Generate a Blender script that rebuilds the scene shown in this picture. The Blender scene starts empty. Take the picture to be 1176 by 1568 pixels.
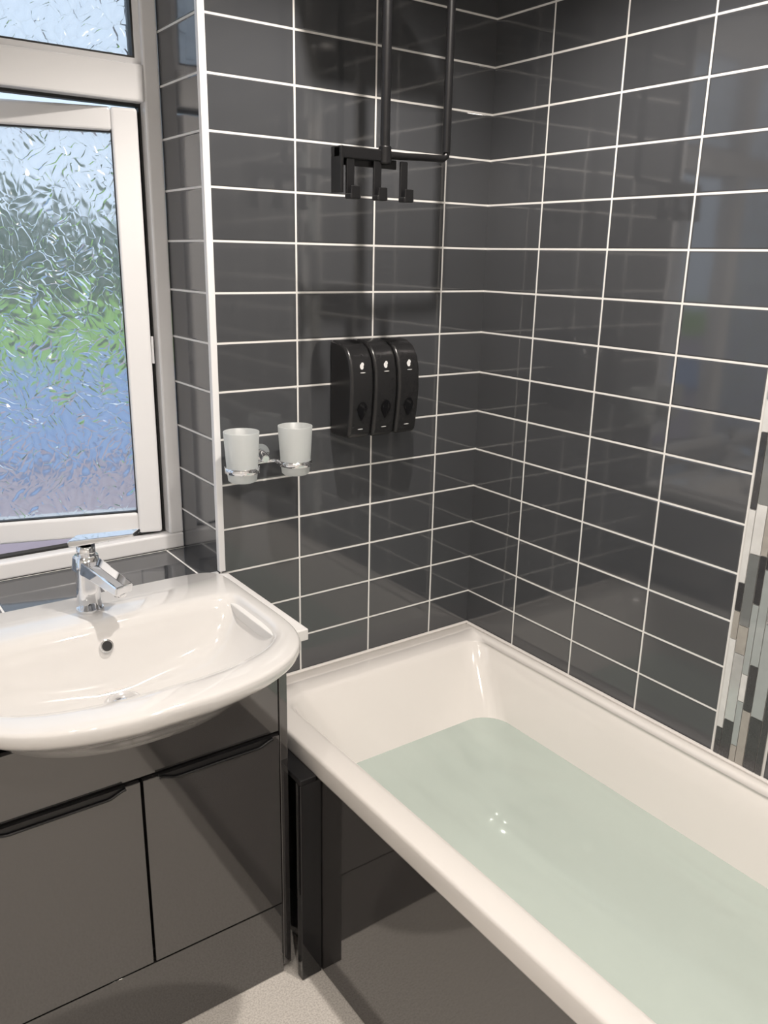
import bpy, bmesh, math, random
from mathutils import Vector, Matrix
random.seed(7)
scene=bpy.context.scene
scene.view_settings.view_transform='Standard'
COL=bpy.context.collection
# ------------------------------------------------------------ helpers
def new_mat(name):
    m=bpy.data.materials.new(name); m.use_nodes=True
    return m,m.node_tree.nodes,m.node_tree.links
def pmat(name,col,rough=.5,metal=0,coat=0,noise=0,nscale=40,bump=0,bscale=200,**kw):
    m,n,l=new_mat(name); b=n['Principled BSDF']
    b.inputs['Base Color'].default_value=(*col,1); b.inputs['Roughness'].default_value=rough
    b.inputs['Metallic'].default_value=metal; b.inputs['Coat Weight'].default_value=coat; b.inputs['Coat Roughness'].default_value=.03
    for k,v in kw.items(): b.inputs[k.replace('_',' ')].default_value=v
    tc=n.new('ShaderNodeTexCoord')
    if noise:
        t=n.new('ShaderNodeTexNoise'); t.inputs['Scale'].default_value=nscale; t.inputs['Detail'].default_value=6
        l.new(tc.outputs['Object'],t.inputs['Vector'])
        mx=n.new('ShaderNodeMix'); mx.data_type='RGBA'
        mx.inputs[6].default_value=(*[c*(1-noise) for c in col],1); mx.inputs[7].default_value=(*[min(1,c*(1+noise)) for c in col],1)
        l.new(t.outputs['Fac'],mx.inputs[0]); l.new(mx.outputs[2],b.inputs['Base Color'])
    if bump:
        t=n.new('ShaderNodeTexNoise'); t.inputs['Scale'].default_value=bscale
        l.new(tc.outputs['Object'],t.inputs['Vector'])
        bp=n.new('ShaderNodeBump'); bp.inputs['Strength'].default_value=bump; bp.inputs['Distance'].default_value=.002
        l.new(t.outputs['Fac'],bp.inputs['Height']); l.new(bp.outputs[0],b.inputs['Normal'])
    return m
def link(o,parent=None):
    if o.name not in COL.objects: COL.objects.link(o)
    if parent: o.parent=parent
    return o
def empty(name,loc=(0,0,0)):
    e=bpy.data.objects.new(name,None); e.empty_display_size=.05; COL.objects.link(e); e.location=loc; return e
def mesh_obj(name,verts,faces,mat=None,parent=None,smooth=False,mats=None,fm=None):
    me=bpy.data.meshes.new(name); me.from_pydata([tuple(v) for v in verts],[],faces); me.update()
    for m in (mats or ([mat] if mat else [])): me.materials.append(m)
    if fm:
        for p,i in zip(me.polygons,fm): p.material_index=i
    o=bpy.data.objects.new(name,me); link(o,parent)
    bm=bmesh.new(); bm.from_mesh(me); bmesh.ops.recalc_face_normals(bm,faces=bm.faces); bm.to_mesh(me); bm.free()
    if smooth:
        for p in me.polygons: p.use_smooth=True
    return o
BF=[(0,3,2,1),(4,5,6,7),(0,1,5,4),(1,2,6,5),(2,3,7,6),(3,0,4,7)]
def bverts(x0,x1,y0,y1,z0,z1):
    return [(x0,y0,z0),(x1,y0,z0),(x1,y1,z0),(x0,y1,z0),(x0,y0,z1),(x1,y0,z1),(x1,y1,z1),(x0,y1,z1)]
def box(name,x0,x1,y0,y1,z0,z1,mat,parent=None,bev=0,seg=3):
    o=mesh_obj(name,bverts(x0,x1,y0,y1,z0,z1),BF,mat,parent)
    if bev:
        md=o.modifiers.new('b','BEVEL'); md.width=bev; md.segments=seg; md.limit_method='ANGLE'
        for p in o.data.polygons: p.use_smooth=True
        w=o.modifiers.new('w','WEIGHTED_NORMAL')
    return o
def boxes(name,lst,mats,parent=None,bev=0):
    V=[];Fc=[];fm=[]
    for b in lst:
        k=len(V); V+=bverts(*b[:6]); Fc+=[tuple(i+k for i in f) for f in BF]; fm+=[b[6] if len(b)>6 else 0]*6
    o=mesh_obj(name,V,Fc,parent=parent,mats=mats,fm=fm)
    if bev:
        md=o.modifiers.new('b','BEVEL'); md.width=bev; md.segments=2
    return o
def cyl(name,p0,p1,r0,r1,mat,parent=None,n=32,bev=0):
    p0,p1=Vector(p0),Vector(p1); d=p1-p0; q=d.to_track_quat('Z','Y')
    V=[];Fc=[]
    for p,r in((p0,r0),(p1,r1)):
        for i in range(n):
            a=2*math.pi*i/n; V.append(p+q@Vector((r*math.cos(a),r*math.sin(a),0)))
    Fc=[(i,(i+1)%n,n+(i+1)%n,n+i) for i in range(n)]+[tuple(range(n))[::-1],tuple(range(n,2*n))]
    o=mesh_obj(name,V,Fc,mat,parent)
    if bev:
        md=o.modifiers.new('b','BEVEL'); md.width=bev; md.segments=3; md.limit_method='ANGLE'
    o.data.polygons.foreach_set('use_smooth',[True]*len(o.data.polygons))
    o.modifiers.new('w','WEIGHTED_NORMAL') if bev else None
    if not bev:
        for p in o.data.polygons:
            if len(p.vertices)>4: p.use_smooth=False
    return o
def tube(name,pts,r,mat,parent=None,cyclic=False,bez=False):
    cu=bpy.data.curves.new(name,'CURVE'); cu.dimensions='3D'; cu.bevel_depth=r; cu.bevel_resolution=6; cu.use_fill_caps=True
    s=cu.splines.new('POLY'); s.points.add(len(pts)-1)
    for a,b in zip(s.points,pts): a.co=(*b,1)
    s.use_cyclic_u=cyclic; s.use_smooth=True; cu.materials.append(mat)
    o=bpy.data.objects.new(name,cu); return link(o,parent)
def revolve(name,prof,cx,cy,mat,parent=None,n=48):
    V=[];Fc=[]
    for r,z in prof:
        for i in range(n):
            a=2*math.pi*i/n; V.append((cx+r*math.cos(a),cy+r*math.sin(a),z))
    for j in range(len(prof)-1):
        for i in range(n): Fc.append((j*n+i,j*n+(i+1)%n,(j+1)*n+(i+1)%n,(j+1)*n+i))
    return mesh_obj(name,V,Fc,mat,parent,smooth=True)
def loft(name,rings,mat,parent=None,capA=True,capB=True,subs=0):
    n=len(rings[0]); V=[p for r in rings for p in r]; Fc=[]
    for j in range(len(rings)-1):
        for i in range(n): Fc.append((j*n+i,j*n+(i+1)%n,(j+1)*n+(i+1)%n,(j+1)*n+i))
    if capA: Fc.append(tuple(range(n)))
    if capB: Fc.append(tuple(range((len(rings)-1)*n,len(rings)*n)))
    o=mesh_obj(name,V,Fc,mat,parent,smooth=True)
    if subs: md=o.modifiers.new('s','SUBSURF'); md.levels=subs; md.render_levels=subs
    return o
def rrect(x0,x1,y0,y1,r,z,n=8):
    pts=[]
    for cx,cy,a0 in((x1-r,y1-r,0),(x0+r,y1-r,90),(x0+r,y0+r,180),(x1-r,y0+r,270)):
        for i in range(n+1):
            a=math.radians(a0+90*i/n); pts.append((cx+r*math.cos(a),cy+r*math.sin(a),z))
    return pts

# ------------------------------------------------------------ tile material
GZ=.65; TH=.1015; TW=.2013
def tile_mat(name,ua,uoff,uw,va,voff,vw,col=(.062,.065,.071),rough=.06,grout=(.80,.79,.77),gw=.0042,tilt=.5,ior=1.75):
    m,n,l=new_mat(name); b=n['Principled BSDF']
    b.inputs['IOR'].default_value=ior
    geo=n.new('ShaderNodeNewGeometry'); sp=n.new('ShaderNodeSeparateXYZ'); l.new(geo.outputs['Position'],sp.inputs[0])
    def M(op,a,bv=None,c=None):
        q=n.new('ShaderNodeMath'); q.operation=op
        for i,v in enumerate((a,bv,c)):
            if v is None: continue
            if isinstance(v,(int,float)): q.inputs[i].default_value=v
            else: l.new(v,q.inputs[i])
        return q.outputs[0]
    def axis(ax,off,w):
        s=M('DIVIDE',M('SUBTRACT',sp.outputs[ax],off),w)
        fl=M('FLOOR',s); fr=M('SUBTRACT',s,fl)
        dist=M('MULTIPLY',M('MINIMUM',fr,M('SUBTRACT',1.0,fr)),w)
        return fl,fr,dist
    fu,ru,du=axis(ua,uoff,uw); fv,rv,dv=axis(va,voff,vw)
    dm=M('MINIMUM',du,dv)
    mr=n.new('ShaderNodeMapRange'); mr.inputs[1].default_value=gw*.5-.0004; mr.inputs[2].default_value=gw*.5+.0004
    l.new(dm,mr.inputs[0]); mask=mr.outputs[0]
    cx=n.new('ShaderNodeCombineXYZ'); l.new(fu,cx.inputs[0]); l.new(fv,cx.inputs[1])
    wn=n.new('ShaderNodeTexWhiteNoise'); wn.noise_dimensions='3D'; l.new(cx.outputs[0],wn.inputs['Vector'])
    sc=n.new('ShaderNodeSeparateColor'); l.new(wn.outputs['Color'],sc.inputs[0])
    k=M('MULTIPLY_ADD',sc.outputs[2],.2,.9)
    vm=n.new('ShaderNodeVectorMath'); vm.operation='SCALE'; vm.inputs[0].default_value=col; l.new(k,vm.inputs['Scale'])
    mx=n.new('ShaderNodeMix'); mx.data_type='RGBA'; l.new(mask,mx.inputs[0]); mx.inputs[6].default_value=(*grout,1); l.new(vm.outputs[0],mx.inputs[7])
    l.new(mx.outputs[2],b.inputs['Base Color'])
    r=n.new('ShaderNodeMapRange'); r.inputs[3].default_value=.8; r.inputs[4].default_value=rough; l.new(mask,r.inputs[0]); l.new(r.outputs[0],b.inputs['Roughness'])
    edge=n.new('ShaderNodeMapRange'); edge.interpolation_type='SMOOTHSTEP'; edge.inputs[1].default_value=gw*.4; edge.inputs[2].default_value=gw*.5+.003; l.new(dm,edge.inputs[0])
    h=M('MULTIPLY',edge.outputs[0],.0007)
    t1=M('MULTIPLY',M('MULTIPLY',M('SUBTRACT',sc.outputs[0],.5),M('SUBTRACT',ru,.5)),.0012*tilt)
    t2=M('MULTIPLY',M('MULTIPLY',M('SUBTRACT',sc.outputs[1],.5),M('SUBTRACT',rv,.5)),.0008*tilt)
    no=n.new('ShaderNodeTexNoise'); no.inputs['Scale'].default_value=14; no.inputs['Detail'].default_value=1; l.new(geo.outputs['Position'],no.inputs['Vector'])
    hh=M('ADD',M('ADD',h,M('MULTIPLY',M('ADD',t1,t2),edge.outputs[0])),M('MULTIPLY',no.outputs['Fac'],.00025*tilt))
    bp=n.new('ShaderNodeBump'); bp.inputs['Strength'].default_value=1; bp.inputs['Distance'].default_value=1; l.new(hh,bp.inputs['Height']); l.new(bp.outputs[0],b.inputs['Normal'])
    return m
M_ty=tile_mat('tile_gloss_back',0,-.1379,TW,2,GZ,TH)
M_tx=tile_mat('tile_gloss_side',1,-.1834,TW,2,GZ,TH)
M_trev=tile_mat('tile_gloss_reveal',1,-.006,.215,2,GZ,TH,rough=.1)
M_sill=tile_mat('tile_gloss_sill',0,-.79,TW,1,-.003,.205)
M_white=pmat('painted_plaster_white',(.78,.76,.73),.7,noise=.03)
M_ceil=pmat('ceiling_paint',(.82,.80,.77),.8,noise=.02)
M_upvc=pmat('white_upvc',(.84,.84,.85),.22,noise=.02,nscale=5)
M_black=pmat('black_rubber',(.012,.012,.012),.5,noise=.2)
M_cer=pmat('ceramic_white',(.69,.675,.66),.06,coat=.7,noise=.01,nscale=4)
M_acr=pmat('acrylic_white',(.80,.77,.74),.12,coat=.5,noise=.01,nscale=4)
M_slab=pmat('worktop_white',(.74,.73,.72),.3,noise=.02)
M_unit=pmat('gloss_anthracite',(.034,.032,.032),.05,noise=.04,nscale=3,IOR=2.15)
M_unitd=pmat('gloss_dark_panel',(.012,.012,.013),.06,noise=.04,nscale=3,IOR=1.6)
M_blk=pmat('matt_black_metal',(.008,.008,.009),.35,noise=.2)
M_chr=pmat('chrome',(.85,.86,.88),.04,metal=1,noise=.02)
M_disp=pmat('black_satin_plastic',(.016,.016,.017),.24,noise=.15,nscale=80,bump=.05,bscale=900)
M_dispw=pmat('smoked_window',(.004,.004,.005),.05,noise=.1)
M_icon=pmat('white_print',(.75,.75,.75),.6,noise=.05)
def floor_mat():
    m,n,l=new_mat('floor_speckled_vinyl'); b=n['Principled BSDF']
    g=n.new('ShaderNodeNewGeometry'); v=n.new('ShaderNodeTexNoise'); v.inputs['Scale'].default_value=260; v.inputs['Detail'].default_value=3
    l.new(g.outputs['Position'],v.inputs['Vector'])
    cr=n.new('ShaderNodeValToRGB'); cr.color_ramp.elements[0].position=.35; cr.color_ramp.elements[0].color=(.58,.54,.50,1); cr.color_ramp.elements[1].position=.6; cr.color_ramp.elements[1].color=(.78,.74,.69,1)
    l.new(v.outputs['Fac'],cr.inputs[0]); l.new(cr.outputs[0],b.inputs['Base Color']); b.inputs['Roughness'].default_value=.32
    return m
M_floor=floor_mat()

# ------------------------------------------------------------ room shell
XL=-1.95; YB=-2.5; H=2.4; XR=-.744; WD=.2; ZS=.858; ZT=2.25
def facemats(o,fn):
    for p in o.data.polygons: p.material_index=fn(p.normal,p.center)
wb=boxes('wall_back',[(XR,.12,0,.34,0,H),(XL-.1,XR,0,.34,0,ZS),(XL-.1,XR,0,.34,ZT,H)],[M_ty,M_trev,M_sill,M_white])
def wbf(nn,c):
    if nn.z>.5 and c.z<1: return 2
    if abs(nn.x)>.5: return 1
    if nn.y>.5 or nn.z<-.5: return 3
    return 0
facemats(wb,wbf)
wr=boxes('wall_right',[(0,.12,YB,0,0,H)],[M_tx])
wl=boxes('wall_left',[(XL-.1,XL,YB,0,0,H)],[M_white])
wf=boxes('wall_front',[(XL-.1,.12,YB-.1,YB,0,H)],[M_white])
fl=boxes('floor',[(XL-.1,.12,YB-.1,.0,-.1,0)],[M_floor])
ce=boxes('ceiling',[(XL-.1,.12,YB-.1,.34,H,H+.1)],[M_ceil])
box('trim_1',XR-.003,XR+.012,-.004,.010,ZS+.001,H,M_upvc,bev=.002)
box('trim_2',XL,XR-.004,-.003,.008,ZS-.008,ZS+.001,M_upvc,bev=.002)
dr=empty('door_1',(-1.5,YB,0))
d=box('leaf',-1.9,-1.15,YB+.002,YB+.04,.005,2.0,M_upvc,bev=.004); d.parent=dr; d.matrix_parent_inverse=Matrix.Translation(-Vector(dr.location))
# ------------------------------------------------------------ window
def glass_mat():
    m,n,l=new_mat('obscure_leaf_glass'); b=n['Principled BSDF']
    b.inputs['Base Color'].default_value=(.97,.98,.98,1); b.inputs['Roughness'].default_value=.13; b.inputs['IOR'].default_value=1.42; b.inputs['Transmission Weight'].default_value=1
    g=n.new('ShaderNodeNewGeometry')
    def M(op,a,bv=None,c=None):
        q=n.new('ShaderNodeMath'); q.operation=op
        for i,v in enumerate((a,bv,c)):
            if v is None: continue
            if isinstance(v,(int,float)): q.inputs[i].default_value=v
            else: l.new(v,q.inputs[i])
        return q.outputs[0]
    no=n.new('ShaderNodeTexNoise'); no.inputs['Scale'].default_value=25; no.inputs['Detail'].default_value=1; l.new(g.outputs['Position'],no.inputs['Vector'])
    sb=n.new('ShaderNodeVectorMath'); sb.operation='SUBTRACT'; sb.inputs[1].default_value=(.5,.5,.5); l.new(no.outputs['Color'],sb.inputs[0])
    sc=n.new('ShaderNodeVectorMath'); sc.operation='SCALE'; sc.inputs['Scale'].default_value=.022; l.new(sb.outputs[0],sc.inputs[0])
    ad=n.new('ShaderNodeVectorMath'); ad.operation='ADD'; l.new(g.outputs['Position'],ad.inputs[0]); l.new(sc.outputs[0],ad.inputs[1])
    hs=[]
    for seed,ps,amp,sx,sz in((0.,13,2.2,46,15),(3.7,18,2.6,58,19)):
        mo=n.new('ShaderNodeVectorMath'); mo.operation='ADD'; mo.inputs[1].default_value=(seed,0,seed*1.7); l.new(ad.outputs[0],mo.inputs[0])
        fl_=n.new('ShaderNodeVectorMath'); fl_.operation='MULTIPLY'; fl_.inputs[1].default_value=(1,.0,1); l.new(mo.outputs[0],fl_.inputs[0])
        pv=n.new('ShaderNodeTexVoronoi'); pv.feature='F1'; pv.inputs['Scale'].default_value=ps; l.new(fl_.outputs[0],pv.inputs['Vector'])
        s2=n.new('ShaderNodeSeparateColor'); l.new(pv.outputs['Color'],s2.inputs[0])
        ang=M('MULTIPLY',M('SUBTRACT',s2.outputs[0],.5),amp)
        dv=n.new('ShaderNodeVectorMath'); dv.operation='SUBTRACT'; l.new(fl_.outputs[0],dv.inputs[0])
        l.new(pv.outputs['Position'],dv.inputs[1])
        vr=n.new('ShaderNodeVectorRotate'); vr.rotation_type='Y_AXIS'; l.new(dv.outputs[0],vr.inputs['Vector']); l.new(ang,vr.inputs['Angle'])
        sd=n.new('ShaderNodeVectorMath'); sd.operation='ADD'; l.new(vr.outputs[0],sd.inputs[0]); l.new(pv.outputs['Color'],sd.inputs[1])
        ms=n.new('ShaderNodeVectorMath'); ms.operation='MULTIPLY'; ms.inputs[1].default_value=(sx,1,sz); l.new(sd.outputs[0],ms.inputs[0])
        vo=n.new('ShaderNodeTexVoronoi'); vo.feature='F1'; vo.inputs['Scale'].default_value=1; vo.inputs['Randomness'].default_value=.9; l.new(ms.outputs[0],vo.inputs['Vector'])
        hs.append(vo.outputs['Distance'])
    h=M('MINIMUM',hs[0],hs[1])
    bp=n.new('ShaderNodeBump'); bp.inputs['Strength'].default_value=1; bp.inputs['Distance'].default_value=.0095; l.new(h,bp.inputs['Height']); l.new(bp.outputs[0],b.inputs['Normal'])
    tl=n.new('ShaderNodeBsdfTranslucent'); tl.inputs[0].default_value=(.93,.95,.97,1); l.new(bp.outputs[0],tl.inputs['Normal'])
    mx=n.new('ShaderNodeMixShader'); mx.inputs[0].default_value=.12; l.new(b.outputs[0],mx.inputs[1]); l.new(tl.outputs[0],mx.inputs[2]); l.new(mx.outputs[0],n['Material Output'].inputs[0])
    return m
M_glass=glass_mat()
win=empty('window_1',(0,0,0))
FX=XR-.001; y0,y1=WD,WD+.065
fr=boxes('frame',[(XL,FX,y0,y1,ZS+.002,.897),(XL,FX,y0,y1,2.19,ZT-.001),(-.779,FX,y0,y1,.897,2.19),(XL,XL+.036,y0,y1,.897,2.19),
  (XL+.036,-.779,y0,y1,1.835,1.905),(-1.395,-1.335,y0,y1,.897,1.835),(-1.395,-1.335,y0,y1,1.905,2.19)],[M_upvc],parent=win)
md=fr.modifiers.new('b','BEVEL'); md.width=.004; md.segments=2
boxes('bead',[(-.791,-.779,y0+.012,y1-.01,1.905,2.19),(-1.335,-.791,y0+.012,y1-.01,1.905,1.917)],[M_upvc],parent=win)
boxes('rubber_seal',[(-.7835,-.779,y0+.030,y0+.050,.897,1.835),(-1.335,-.7835,y0+.030,y0+.050,1.829,1.835),(-1.335,-.7835,y0+.030,y0+.050,.897,.902),
  (-.795,-.791,y0+.014,y1-.02,1.917,2.19),(-1.335,-.795,y0+.014,y1-.02,1.917,1.921)],[M_black],parent=win)
box('top_glass',-1.335,-.794,y0+.03,y0+.036,1.919,2.19,M_glass,win)
box('side_glass',XL+.036,-1.395,y0+.03,y0+.036,.897,1.835,M_glass,win)
box('side_top_glass',XL+.036,-1.395,y0+.03,y0+.036,1.905,2.19,M_glass,win)
sash=empty('casement',(-.787,WD+.035,0)); sash.parent=win; sash.rotation_euler=(0,0,math.radians(-16))
W=.54; SW=.053
sf=boxes('sash_frame',[(-SW,0,-.03,.03,.905,1.823),(-W,-W+.062,-.03,.03,.905,1.823),(-W+.062,-SW,-.03,.03,.905,.955),(-W+.062,-SW,-.03,.03,1.777,1.823)],[M_upvc],parent=sash)
md=sf.modifiers.new('b','BEVEL'); md.width=.006; md.segments=3
boxes('sash_gasket',[(-SW-.002,-SW+.0015,-.022,-.01,.955,1.777),(-W+.062,-SW,-.022,-.01,.953,.9575),(-W+.062,-SW,-.022,-.01,1.7745,1.778),
   (0,.004,.004,.016,.91,1.82)],[M_black],parent=sash)
box('sash_glass',-W+.06,-SW+.002,-.006,.0,.953,1.779,M_glass,sash)
boxes('hinge_stay',[(-.05,.0,.01,.018,.899,.905),(0.001,.006,-.02,.01,1.30,1.36)],[M_chr],parent=sash)
# ------------------------------------------------------------ outside
M_grass=pmat('lawn_grass',(.27,.50,.05),.9,noise=.4,nscale=1.5)
M_hedge=pmat('hedge_leaves',(.12,.16,.11),.9,noise=.7,nscale=6)
M_pool=pmat('pool_cover_blue',(.19,.32,.56),.5,noise=.15,nscale=2)
M_patio=pmat('patio_paving',(.50,.37,.38),.9,noise=.25,nscale=3)
box('garden_lawn',-30,20,12.3,60,-.3,-.2,M_grass)
box('patio_ground',-30,20,.36,12.3,-.32,-.22,M_patio)
pc=box('garden_pool_cover',-12,4,5.6,11.8,-.22,-.1,M_pool,bev=.05)
def hedge():
    bm=bmesh.new(); bmesh.ops.create_grid(bm,x_segments=160,y_segments=30,size=1)
    me=bpy.data.meshes.new('garden_hedge')
    from mathutils import noise
    for v in bm.verts:
        u,w=v.co.x,v.co.y
        x=u*26-5; t=(w+1)/2
        ang=t*math.pi
        y=29-1.5*math.cos(ang); z=-.2+3.0*math.sin(ang)**.5
        q=noise.noise(Vector((x*.9,y*.9,z*.9)))*.8+noise.noise(Vector((x*.15,0,0)))*1.8
        v.co=(x,y+q*.4,z+q*.9*(math.sin(ang)))
    bm.to_mesh(me); bm.free(); me.materials.append(M_hedge)
    o=bpy.data.objects.new('garden_hedge',me); COL.objects.link(o)
hedge()
# ------------------------------------------------------------ mosaic strip
mats=[pmat('mosaic_white_marble',(.66,.66,.65),.12,noise=.2,nscale=30),pmat('mosaic_silver',(.68,.69,.70),.12,metal=.7,noise=.15),
 pmat('mosaic_mid_glass',(.17,.18,.18),.05,coat=1,noise=.1),pmat('mosaic_dark_ribbed',(.035,.035,.038),.12,coat=1,noise=.2,bump=.6,bscale=300),
 pmat('mosaic_pale_glass',(.34,.37,.37),.06,coat=1,noise=.1),pmat('mosaic_beige',(.36,.34,.31),.25,noise=.2,nscale=60),pmat('mosaic_grout',(.66,.65,.63),.8,noise=.05)]
lst=[(-.0018,-.0004,-.905,-.790,.555,H-.001,6)]
cols=[.014,.022,.014,.018,.026,.014]; y=-.7925; prev=-1
for w in cols:
    z=.56-random.random()*.12
    while z<H-.005:
        L=random.choice([.06,.1,.1,.15,.15,.2]); a=max(z,.558); b_=min(z+L,H-.004)
        k=random.choice([q for q in [0,0,1,2,2,3,3,3,4,4,5] if q!=prev]); prev=k
        if b_-a>.01: lst.append((-.0045,-.0015,y-w+.0009,y-.0009,a+.0009,b_-.0009,k))
        z+=L
    y-=w
boxes('mosaic_tile_strip',lst,mats)
# ------------------------------------------------------------ bath
bath=empty('bathtub')
def br(x0,x1,y0_,y1_,r,z): return rrect(x0,x1,y0_,y1_,r,z,10)
BL=-1.698
rings=[br(-.690,-.010,BL+.01,-.010,.012,.505),
 br(-.701,-.003,BL,-.003,.014,.508),br(-.702,-.003,BL,-.003,.014,.512),br(-.702,-.003,BL,-.003,.014,.546),br(-.7005,-.004,BL+.002,-.004,.016,.552),br(-.696,-.006,BL+.006,-.006,.018,.555),
 br(-.652,-.050,BL+.06,-.090,.055,.555),br(-.645,-.045,BL+.07,-.097,.055,.553),br(-.638,-.050,BL+.08,-.104,.055,.545),
 br(-.628,-.062,BL+.10,-.130,.062,.50),br(-.606,-.084,BL+.16,-.205,.075,.39),br(-.588,-.104,BL+.22,-.262,.085,.28),br(-.570,-.122,BL+.26,-.300,.10,.19),
 br(-.548,-.145,BL+.29,-.335,.11,.150),br(-.50,-.19,BL+.34,-.39,.11,.133),br(-.40,-.30,BL+.5,-.6,.04,.128)]
loft('tub_shell',rings,M_acr,bath,capA=False)
def water_mat():
    m,n,l=new_mat('bath_water'); n.clear()
    o=n.new('ShaderNodeOutputMaterial'); tr=n.new('ShaderNodeBsdfTransparent'); tr.inputs[0].default_value=(.93,.99,.965,1)
    df=n.new('ShaderNodeBsdfDiffuse'); df.inputs[0].default_value=(.78,.91,.86,1)
    gl=n.new('ShaderNodeBsdfGlossy'); gl.inputs['Roughness'].default_value=.06
    fr=n.new('ShaderNodeFresnel'); fr.inputs['IOR'].default_value=1.33
    m1=n.new('ShaderNodeMixShader'); m1.inputs[0].default_value=.38; l.new(tr.outputs[0],m1.inputs[1]); l.new(df.outputs[0],m1.inputs[2])
    m2=n.new('ShaderNodeMixShader'); l.new(fr.outputs[0],m2.inputs[0]); l.new(m1.outputs[0],m2.inputs[1]); l.new(gl.outputs[0],m2.inputs[2]); l.new(m2.outputs[0],o.inputs[0])
    g=n.new('ShaderNodeNewGeometry')
    mp=n.new('ShaderNodeMapping'); mp.inputs['Scale'].default_value=(1.8,.6,1); l.new(g.outputs['Position'],mp.inputs['Vector'])
    no=n.new('ShaderNodeTexNoise'); no.inputs['Scale'].default_value=5; no.inputs['Detail'].default_value=1; no.inputs['Distortion'].default_value=.6
    l.new(mp.outputs[0],no.inputs['Vector']); bp=n.new('ShaderNodeBump'); bp.inputs['Strength'].default_value=1; bp.inputs['Distance'].default_value=.014
    l.new(no.outputs['Fac'],bp.inputs['Height'])
    for q in (gl,fr,df): l.new(bp.outputs[0],q.inputs['Normal'])
    return m
wr_=br(-.6065,-.0835,BL+.158,-.204,.075,.392)
wo=mesh_obj('water',wr_,[tuple(range(len(wr_)))],water_mat(),bath)
wo.data.update()
if wo.data.polygons[0].normal.z<0: wo.data.flip_normals()
cyl('plug',(-.345,-.95,.129),(-.345,-.95,.134),.03,.028,M_chr,bath)
box('side_panel',-.690,-.676,-1.69,-.02,.002,.505,M_unit,bath,bev=.002)
box('end_filler',-.741,-.692,-.345,-.325,.002,.50,M_unitd,bath,bev=.001)
box('filler_top',-.741,-.7035,-.345,-.01,.50,.512,M_blk,bath,bev=.002)
boxes('sealant_strip',[(-.70,-.001,-.010,-.001,.5545,.5600),(-.010,-.001,-1.69,-.010,.5545,.5600)],[M_acr],parent=bath,bev=.002)
# ------------------------------------------------------------ vanity
van=empty('vanity_unit')
VX0,VX1,VY=-1.356,-.744,-.300
boxes('carcass',[(VX1-.018,VX1,VY,-.003,.02,.832),(VX0,VX0+.018,VY,-.003,.02,.832),(VX0+.018,VX1-.018,VY+.02,-.003,.19,.208),(VX0+.018,VX1-.018,-.012,-.003,.208,.832),
   (VX0+.018,VX1-.018,VY+.004,VY+.018,.612,.738)],[M_unit],parent=van,bev=.0012)
box('plinth',VX0,VX1-.018,VY+.002,VY+.016,.002,.186,M_unit,van,bev=.001)
box('door_right',-1.0475,VX1-.020,VY-.001,VY+.017,.192,.606,M_unit,van,bev=.0015)
box('door_left',VX0+.001,-1.0525,VY-.001,VY+.017,.192,.606,M_unit,van,bev=.0015)
def handle(name,xa,xb):
    pts=[]; z1=.610; dep=.018
    N=8
    top=[(xa-.008,z1),(xb+.008,z1)]
    low=[]
    for i in range(N+1):
        a=i/N; s=a*a*(3-2*a); low.append((xb+.008-.034*a, z1-.004-(dep-.008)*s))
    for i in range(N+1):
        a=i/N; s=1-(a*a*(3-2*a)); low.append((xa+.026-.034*a, z1-.004-(dep-.008)*s))
    poly=top+low
    V=[(x,VY-.006,z) for x,z in poly]+[(x,VY+.002,z) for x,z in poly]; n=len(poly)
    Fc=[tuple(range(n)),tuple(range(n,2*n))]+[(i,(i+1)%n,n+(i+1)%n,n+i) for i in range(n)]
    mesh_obj(name,V,Fc,M_blk,van)
    tube(name+'_lip',[(x,VY-.008,z) for x,z in low],.0028,M_blk,van)
handle('handle_right',-1.010,-.790); handle('handle_left',-1.310,-1.090)
boxes('worktop',[(-.80,-.729,-.362,-.001,.833,.856),(-1.38,-1.31,-.362,-.001,.833,.856)],[M_slab],parent=van,bev=.002)
# ------------------------------------------------------------ basin
CXB=-1.055
def outl(a,yc,bf,nf,bb,nb,z,N=160,bow=.215):
    P=[]
    for i in range(N):
        t=2*math.pi*(i+.5)/N; c,s=math.cos(t),math.sin(t)
        front=s<0
        nn=nf if front else nb
        ux=math.copysign(abs(c)**(2/nn),c); vy=math.copysign(abs(s)**(2/nn),s)
        b=bf*(1-bow*ux*ux) if front else bb
        P.append((CXB+a*ux,yc+b*vy,z))
    return P
ba=[outl(.15,-.22,.13,2.4,.15,3,.722),outl(.205,-.21,.17,2.8,.17,4,.732),outl(.238,-.205,.218,3.0,.183,6,.759),outl(.262,-.2,.260,3.4,.191,8,.793),
 outl(.281,-.2,.290,4.0,.195,9,.819),outl(.293,-.2,.3125,4.7,.197,10,.835),outl(.298,-.2,.322,5,.198,10,.845),outl(.300,-.2,.325,5.2,.198,10,.855),outl(.300,-.2,.325,5.2,.198,10,.864),outl(.2985,-.2,.323,5.2,.197,10,.868),outl(.295,-.2,.319,5.2,.195,10,.870),
 outl(.278,-.22,.252,5,.090,8,.8705),outl(.272,-.23,.224,5,.090,8,.8685),outl(.268,-.235,.212,4.8,.085,8,.862),outl(.263,-.238,.203,4.6,.079,7,.848),
 outl(.252,-.240,.192,4.2,.073,6,.825),outl(.228,-.245,.172,3.4,.068,5,.790),outl(.190,-.250,.140,2.8,.060,3.4,.764),outl(.13,-.252,.095,2.2,.048,2.6,.750),outl(.07,-.250,.05,2,.04,2,.7445,bow=.05),outl(.024,-.250,.024,2,.024,2,.742,bow=0)]
bas=empty('washbasin')
loft('bowl',ba,M_cer,bas)
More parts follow.
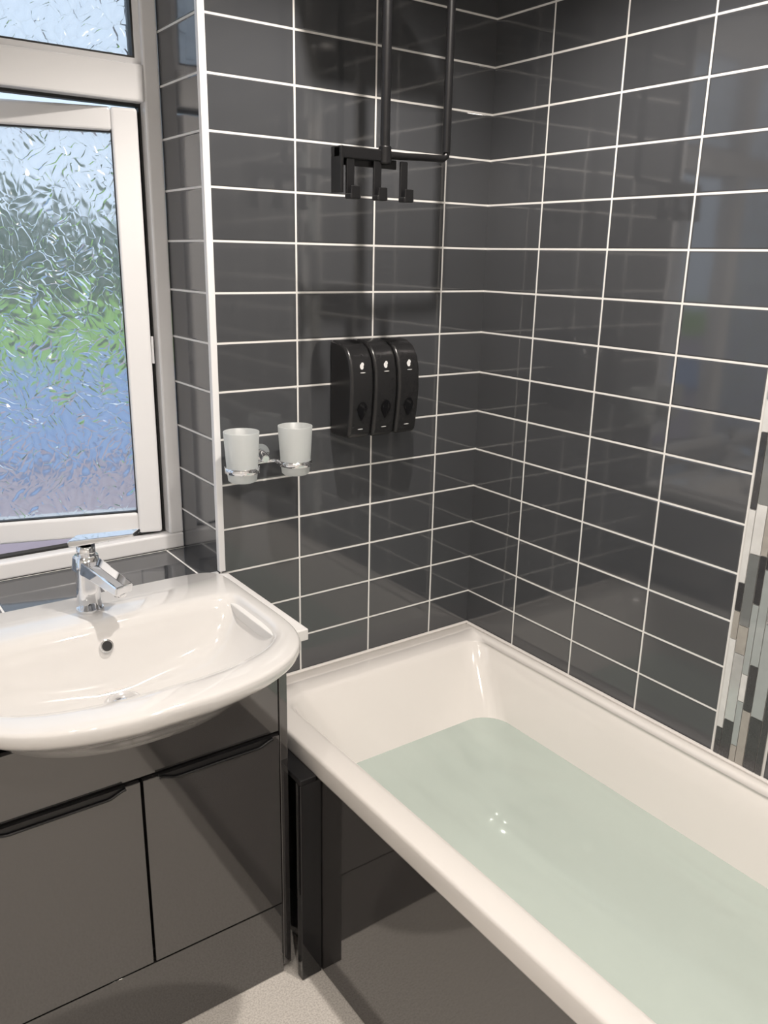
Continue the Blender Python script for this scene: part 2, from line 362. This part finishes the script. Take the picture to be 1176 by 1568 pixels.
revolve('waste_ring',[(.0,.7445),(.018,.7455),(.022,.752),(.030,.754),(.034,.751),(.034,.744)],CXB,-.248,M_chr,bas)
revolve('plug',[(.0,.760),(.018,.7595),(.024,.757),(.024,.750)],CXB,-.248,M_chr,bas)
ov=empty('overflow'); ov.parent=bas
nv=Vector((0,-.9,.42)).normalized(); oc=Vector((CXB,-.1695,.828))
cyl('ring',oc-nv*.003,oc+nv*.003,.0135,.0125,M_chr,ov,bev=.001); cyl('hole',oc+nv*.001,oc+nv*.0036,.0095,.0095,M_black,ov)
# ------------------------------------------------------------ tap
tap=empty('basin_mixer_tap'); TX,TY=-1.055,-.080
cyl('base_ring',(TX,TY,.8705),(TX,TY,.876),.0255,.0255,M_chr,tap,bev=.001)
ring=[]
for z,w,dy in((.876,.022,0),(.92,.021,0),(.955,.0205,-.002),(.985,.021,-.006)):
    ring.append([(TX+px,TY+dy+py,z) for px,py,_ in rrect(-w,w,-w,w,w*.75,0,6)])
loft('body',ring,M_chr,tap)
def hexa(name,a,b,wa,wb,ta,tb,mat,parent,bev=.003):
    a,b=Vector(a),Vector(b); d=(b-a).normalized(); s=d.cross(Vector((0,0,1))).normalized(); u=s.cross(d)
    V=[]
    for p,w,t in((a,wa,ta),(b,wb,tb)):
        V+=[p-s*w-u*t,p+s*w-u*t,p+s*w+u*t,p-s*w+u*t]
    o=mesh_obj(name,V,[(0,1,2,3),(4,5,6,7),(0,1,5,4),(1,2,6,5),(2,3,7,6),(3,0,4,7)],mat,parent)
    md=o.modifiers.new('b','BEVEL'); md.width=bev; md.segments=3
    return o
hexa('spout',(TX-.006,TY+.014,.970),(TX+.036,TY-.108,.940),.021,.019,.016,.009,M_chr,tap)
cyl('aerator',(TX+.031,TY-.096,.926),(TX+.031,TY-.096,.937),.011,.011,M_chr,tap)
cyl('cartridge',(TX,TY-.004,.98),(TX,TY-.006,1.006),.018,.017,M_chr,tap)
hexa('lever',(TX-.017,TY+.018,1.008),(TX+.080,TY-.068,1.033),.021,.017,.007,.0035,M_chr,tap)
# ------------------------------------------------------------ tumblers & holder
hold=empty('tumbler_holder')
def frost():
    m,n,l=new_mat('frosted_glass'); n.clear(); o=n.new('ShaderNodeOutputMaterial')
    t=n.new('ShaderNodeBsdfTranslucent'); t.inputs[0].default_value=(.88,.9,.9,1)
    d=n.new('ShaderNodeBsdfDiffuse'); d.inputs[0].default_value=(.8,.82,.82,1)
    tr=n.new('ShaderNodeBsdfTransparent'); tr.inputs[0].default_value=(.9,.92,.92,1)
    g=n.new('ShaderNodeBsdfGlossy'); g.inputs['Roughness'].default_value=.3
    no=n.new('ShaderNodeTexNoise'); no.inputs['Scale'].default_value=500; bp=n.new('ShaderNodeBump'); bp.inputs['Strength'].default_value=.1; l.new(no.outputs['Fac'],bp.inputs['Height']); l.new(bp.outputs[0],g.inputs['Normal'])
    a=n.new('ShaderNodeMixShader'); a.inputs[0].default_value=.5; l.new(t.outputs[0],a.inputs[1]); l.new(d.outputs[0],a.inputs[2])
    b=n.new('ShaderNodeMixShader'); b.inputs[0].default_value=.22; l.new(a.outputs[0],b.inputs[1]); l.new(tr.outputs[0],b.inputs[2])
    c=n.new('ShaderNodeMixShader'); c.inputs[0].default_value=.08; l.new(b.outputs[0],c.inputs[1]); l.new(g.outputs[0],c.inputs[2]); l.new(c.outputs[0],o.inputs[0]); return m
M_fr=frost()
GY=-.070
for i,gx in enumerate((-.716,-.588)):
    g=empty('frosted_tumbler'); 
    revolve('cup',[(0,1.081),(.026,1.080),(.030,1.083),(.032,1.10),(.0375,1.186),(.0372,1.187),(.0355,1.186),(.030,1.10),(.027,1.094),(0,1.094)],gx,GY,M_fr,g)
    revolve('ring_%d'%(i+1),[(.0335,1.100),(.0365,1.100),(.0368,1.112),(.0342,1.112),(.0335,1.100)],gx,GY,M_chr,hold)
tube('crossbar',[(-.716+.030,GY+.030,1.106),(-.69,-.034,1.106),(-.66,-.028,1.106),(-.645,-.028,1.106),(-.62,-.034,1.106),(-.588-.030,GY+.026,1.106)],.0045,M_chr,hold)
cyl('rosette',(-.640,-.0005,1.118),(-.640,-.008,1.118),.024,.023,M_chr,hold,bev=.002)
cyl('stem',(-.640,-.008,1.118),(-.642,-.036,1.112),.012,.009,M_chr,hold,bev=.002)
# ------------------------------------------------------------ dispensers
def dispenser(x0,x1,nm='soap_dispenser'):
    e=empty(nm); z0=1.143
    prof=[(-.001,0),(-.070,0),(-.080,.006),(-.088,.06),(-.092,.11),(-.090,.150),(-.082,.180),(-.066,.202),(-.044,.213),(-.020,.216),(-.001,.216)]
    n=len(prof)
    V=[(x0+.0008,y,z0+z) for y,z in prof]+[(x1-.0008,y,z0+z) for y,z in prof]
    Fc=[tuple(range(n)),tuple(range(n,2*n))]+[(i,(i+1)%n,n+(i+1)%n,n+i) for i in range(n)]
    o=mesh_obj('housing',V,Fc,M_disp,e)
    md=o.modifiers.new('b','BEVEL'); md.width=.008; md.segments=5; md.limit_method='ANGLE'; md.angle_limit=math.radians(50)
    for p in o.data.polygons: p.use_smooth=True
    o.modifiers.new('w','WEIGHTED_NORMAL')
    xc=(x0+x1)/2
    P=[]
    for i in range(36):
        a=2*math.pi*i/36; zz=math.sin(a); xx=math.cos(a)*(.0135 if zz<.0 else .0135*(1-.15*zz))
        zz=zz*(.017 if zz>0 else .026); xx=xx*(1 if zz>0 else max(0,1+zz/.026)**.6*1)
        P.append((xc+xx,zz+z0+.068))
    def fy(z):
        for (ya,za),(yb,zb) in zip(prof,prof[1:]):
            if za<=z-z0<=zb and zb>za: return ya+(yb-ya)*(z-z0-za)/(zb-za)
        return -.08
    V=[(x,fy(z)-.0004,z) for x,z in P]+[(x,fy(z)-.0022,z) for x,z in P]; n=36
    mesh_obj('viewing_window',V,[tuple(range(n)),tuple(range(n,2*n))]+[(i,(i+1)%n,n+(i+1)%n,n+i) for i in range(n)],M_dispw,e)
    for (cx,cz,ax,az) in ((xc-.001,z0+.163,.0045,.006),(xc+.002,z0+.168,.0035,.004),(xc,z0+.150,.007,.0008),(xc,z0+.022,.007,.0009)):
        V=[]; n=16
        for q in(.0003,.0012):
            for i in range(n):
                a=2*math.pi*i/n; x=cx+ax*math.cos(a); z=cz+az*math.sin(a); V.append((x,fy(z)-q,z))
        mesh_obj('print',V,[tuple(range(n)),tuple(range(n,2*n))]+[(i,(i+1)%n,n+(i+1)%n,n+i) for i in range(n)],M_icon,e)
for a,b in((-.458,-.395),(-.393,-.330),(-.328,-.265)): dispenser(a,b)
# ------------------------------------------------------------ black shower riser with hooks
sh=empty('shower_riser_rail'); FY=-.20
tube('riser',[(-.455,FY,2.399),(-.455,FY,1.735)],.0095,M_blk,sh)
tube('second_rod',[(-.302,FY,2.399),(-.302,FY,1.745)],.0085,M_blk,sh)
tube('lower_bar',[(-.300,FY,1.747),(-.302,FY,1.738),(-.31,FY,1.733),(-.455,FY,1.728)],.0070,M_blk,sh)
cyl('joint',(-.455,FY,1.745),(-.455,FY,1.712),.0125,.0125,M_blk,sh,bev=.003)
box('bracket',-.560,-.440,FY-.004,FY+.020,1.716,1.738,M_blk,sh,bev=.003)
box('bracket_side',-.560,-.553,FY-.006,FY+.03,1.655,1.738,M_blk,sh,bev=.002)
box('top_plate',-.553,-.420,FY+.008,FY+.014,1.705,1.722,M_blk,sh,bev=.002)
for i,hx in enumerate((-.535,-.472,-.408)):
    box('hook_strap_%d'%(i+1),hx-.009,hx+.009,FY-.002,FY+.004,1.650,1.720,M_blk,sh,bev=.002)
    box('hook_foot_%d'%(i+1),hx-.011,hx+.014,FY-.018,FY+.003,1.644,1.654,M_blk,sh,bev=.003)
    box('hook_tip_%d'%(i+1),hx-.009,hx+.012,FY-.019,FY-.014,1.644,1.668,M_blk,sh,bev=.002)
hd=box('rain_head',-.56,-.36,-.30,-.10,2.115,2.127,M_blk,sh,bev=.005)
# ------------------------------------------------------------ lights
M_em,n_,l_=new_mat('lamp_glow'); bs=n_['Principled BSDF']; bs.inputs['Emission Color'].default_value=(1,.9,.8,1); bs.inputs['Emission Strength'].default_value=25
def downlight(x,y,p,col=(1,.92,.84),ang=135):
    e=empty('ceiling_downlight',(x,y,H))
    b_=revolve('bezel',[(.030,-.001),(.044,-.001),(.045,-.006),(.032,-.008),(.030,-.001)],0,0,M_upvc,e)
    cyl('lens',(0,0,-.002),(0,0,-.005),.030,.030,M_em,e)
    L=bpy.data.lights.new('bulb','SPOT'); L.energy=p; L.color=col; L.spot_size=math.radians(ang); L.spot_blend=.5; L.shadow_soft_size=.022
    o=bpy.data.objects.new('bulb',L); link(o,e); o.location=(0,0,-.02)
for x,y,p in((-.62,-.62,67),(-1.45,-1.0,18),(-.62,-1.75,30),(-1.45,-2.0,42)): downlight(x,y,p)
w=bpy.data.worlds.new('World'); scene.world=w; w.use_nodes=True
nt=w.node_tree; bg=nt.nodes['Background']; sky=nt.nodes.new('ShaderNodeTexSky'); sky.sky_type='HOSEK_WILKIE'; sky.turbidity=6; sky.sun_direction=(.3,-.6,.6)
mx=nt.nodes.new('ShaderNodeMix'); mx.data_type='RGBA'; mx.inputs[0].default_value=.85; mx.inputs[7].default_value=(.68,.82,1,1)
nt.links.new(sky.outputs[0],mx.inputs[6]); nt.links.new(mx.outputs[2],bg.inputs[0]); bg.inputs[1].default_value=1.35
# ------------------------------------------------------------ camera
yaw,pit,rol=0.6239,0.2945,0.0199; f=1309.422
Fw=Vector((math.sin(yaw)*math.cos(pit),math.cos(yaw)*math.cos(pit),-math.sin(pit)))
rt=Vector((math.cos(yaw),-math.sin(yaw),0)); up=rt.cross(Fw); c,s=math.cos(rol),math.sin(rol)
R=c*rt+s*up; U=-s*rt+c*up
cd=bpy.data.cameras.new('camera'); cd.sensor_width=36; cd.lens=36*f/1600; cd.clip_start=.02
co=bpy.data.objects.new('camera',cd); COL.objects.link(co)
m=Matrix((R,U,-Fw)).transposed().to_4x4(); m.translation=Vector((-14.5133*.1015,-16.1107*.1015,.65+8.7461*.1015)); co.matrix_world=m
scene.camera=co
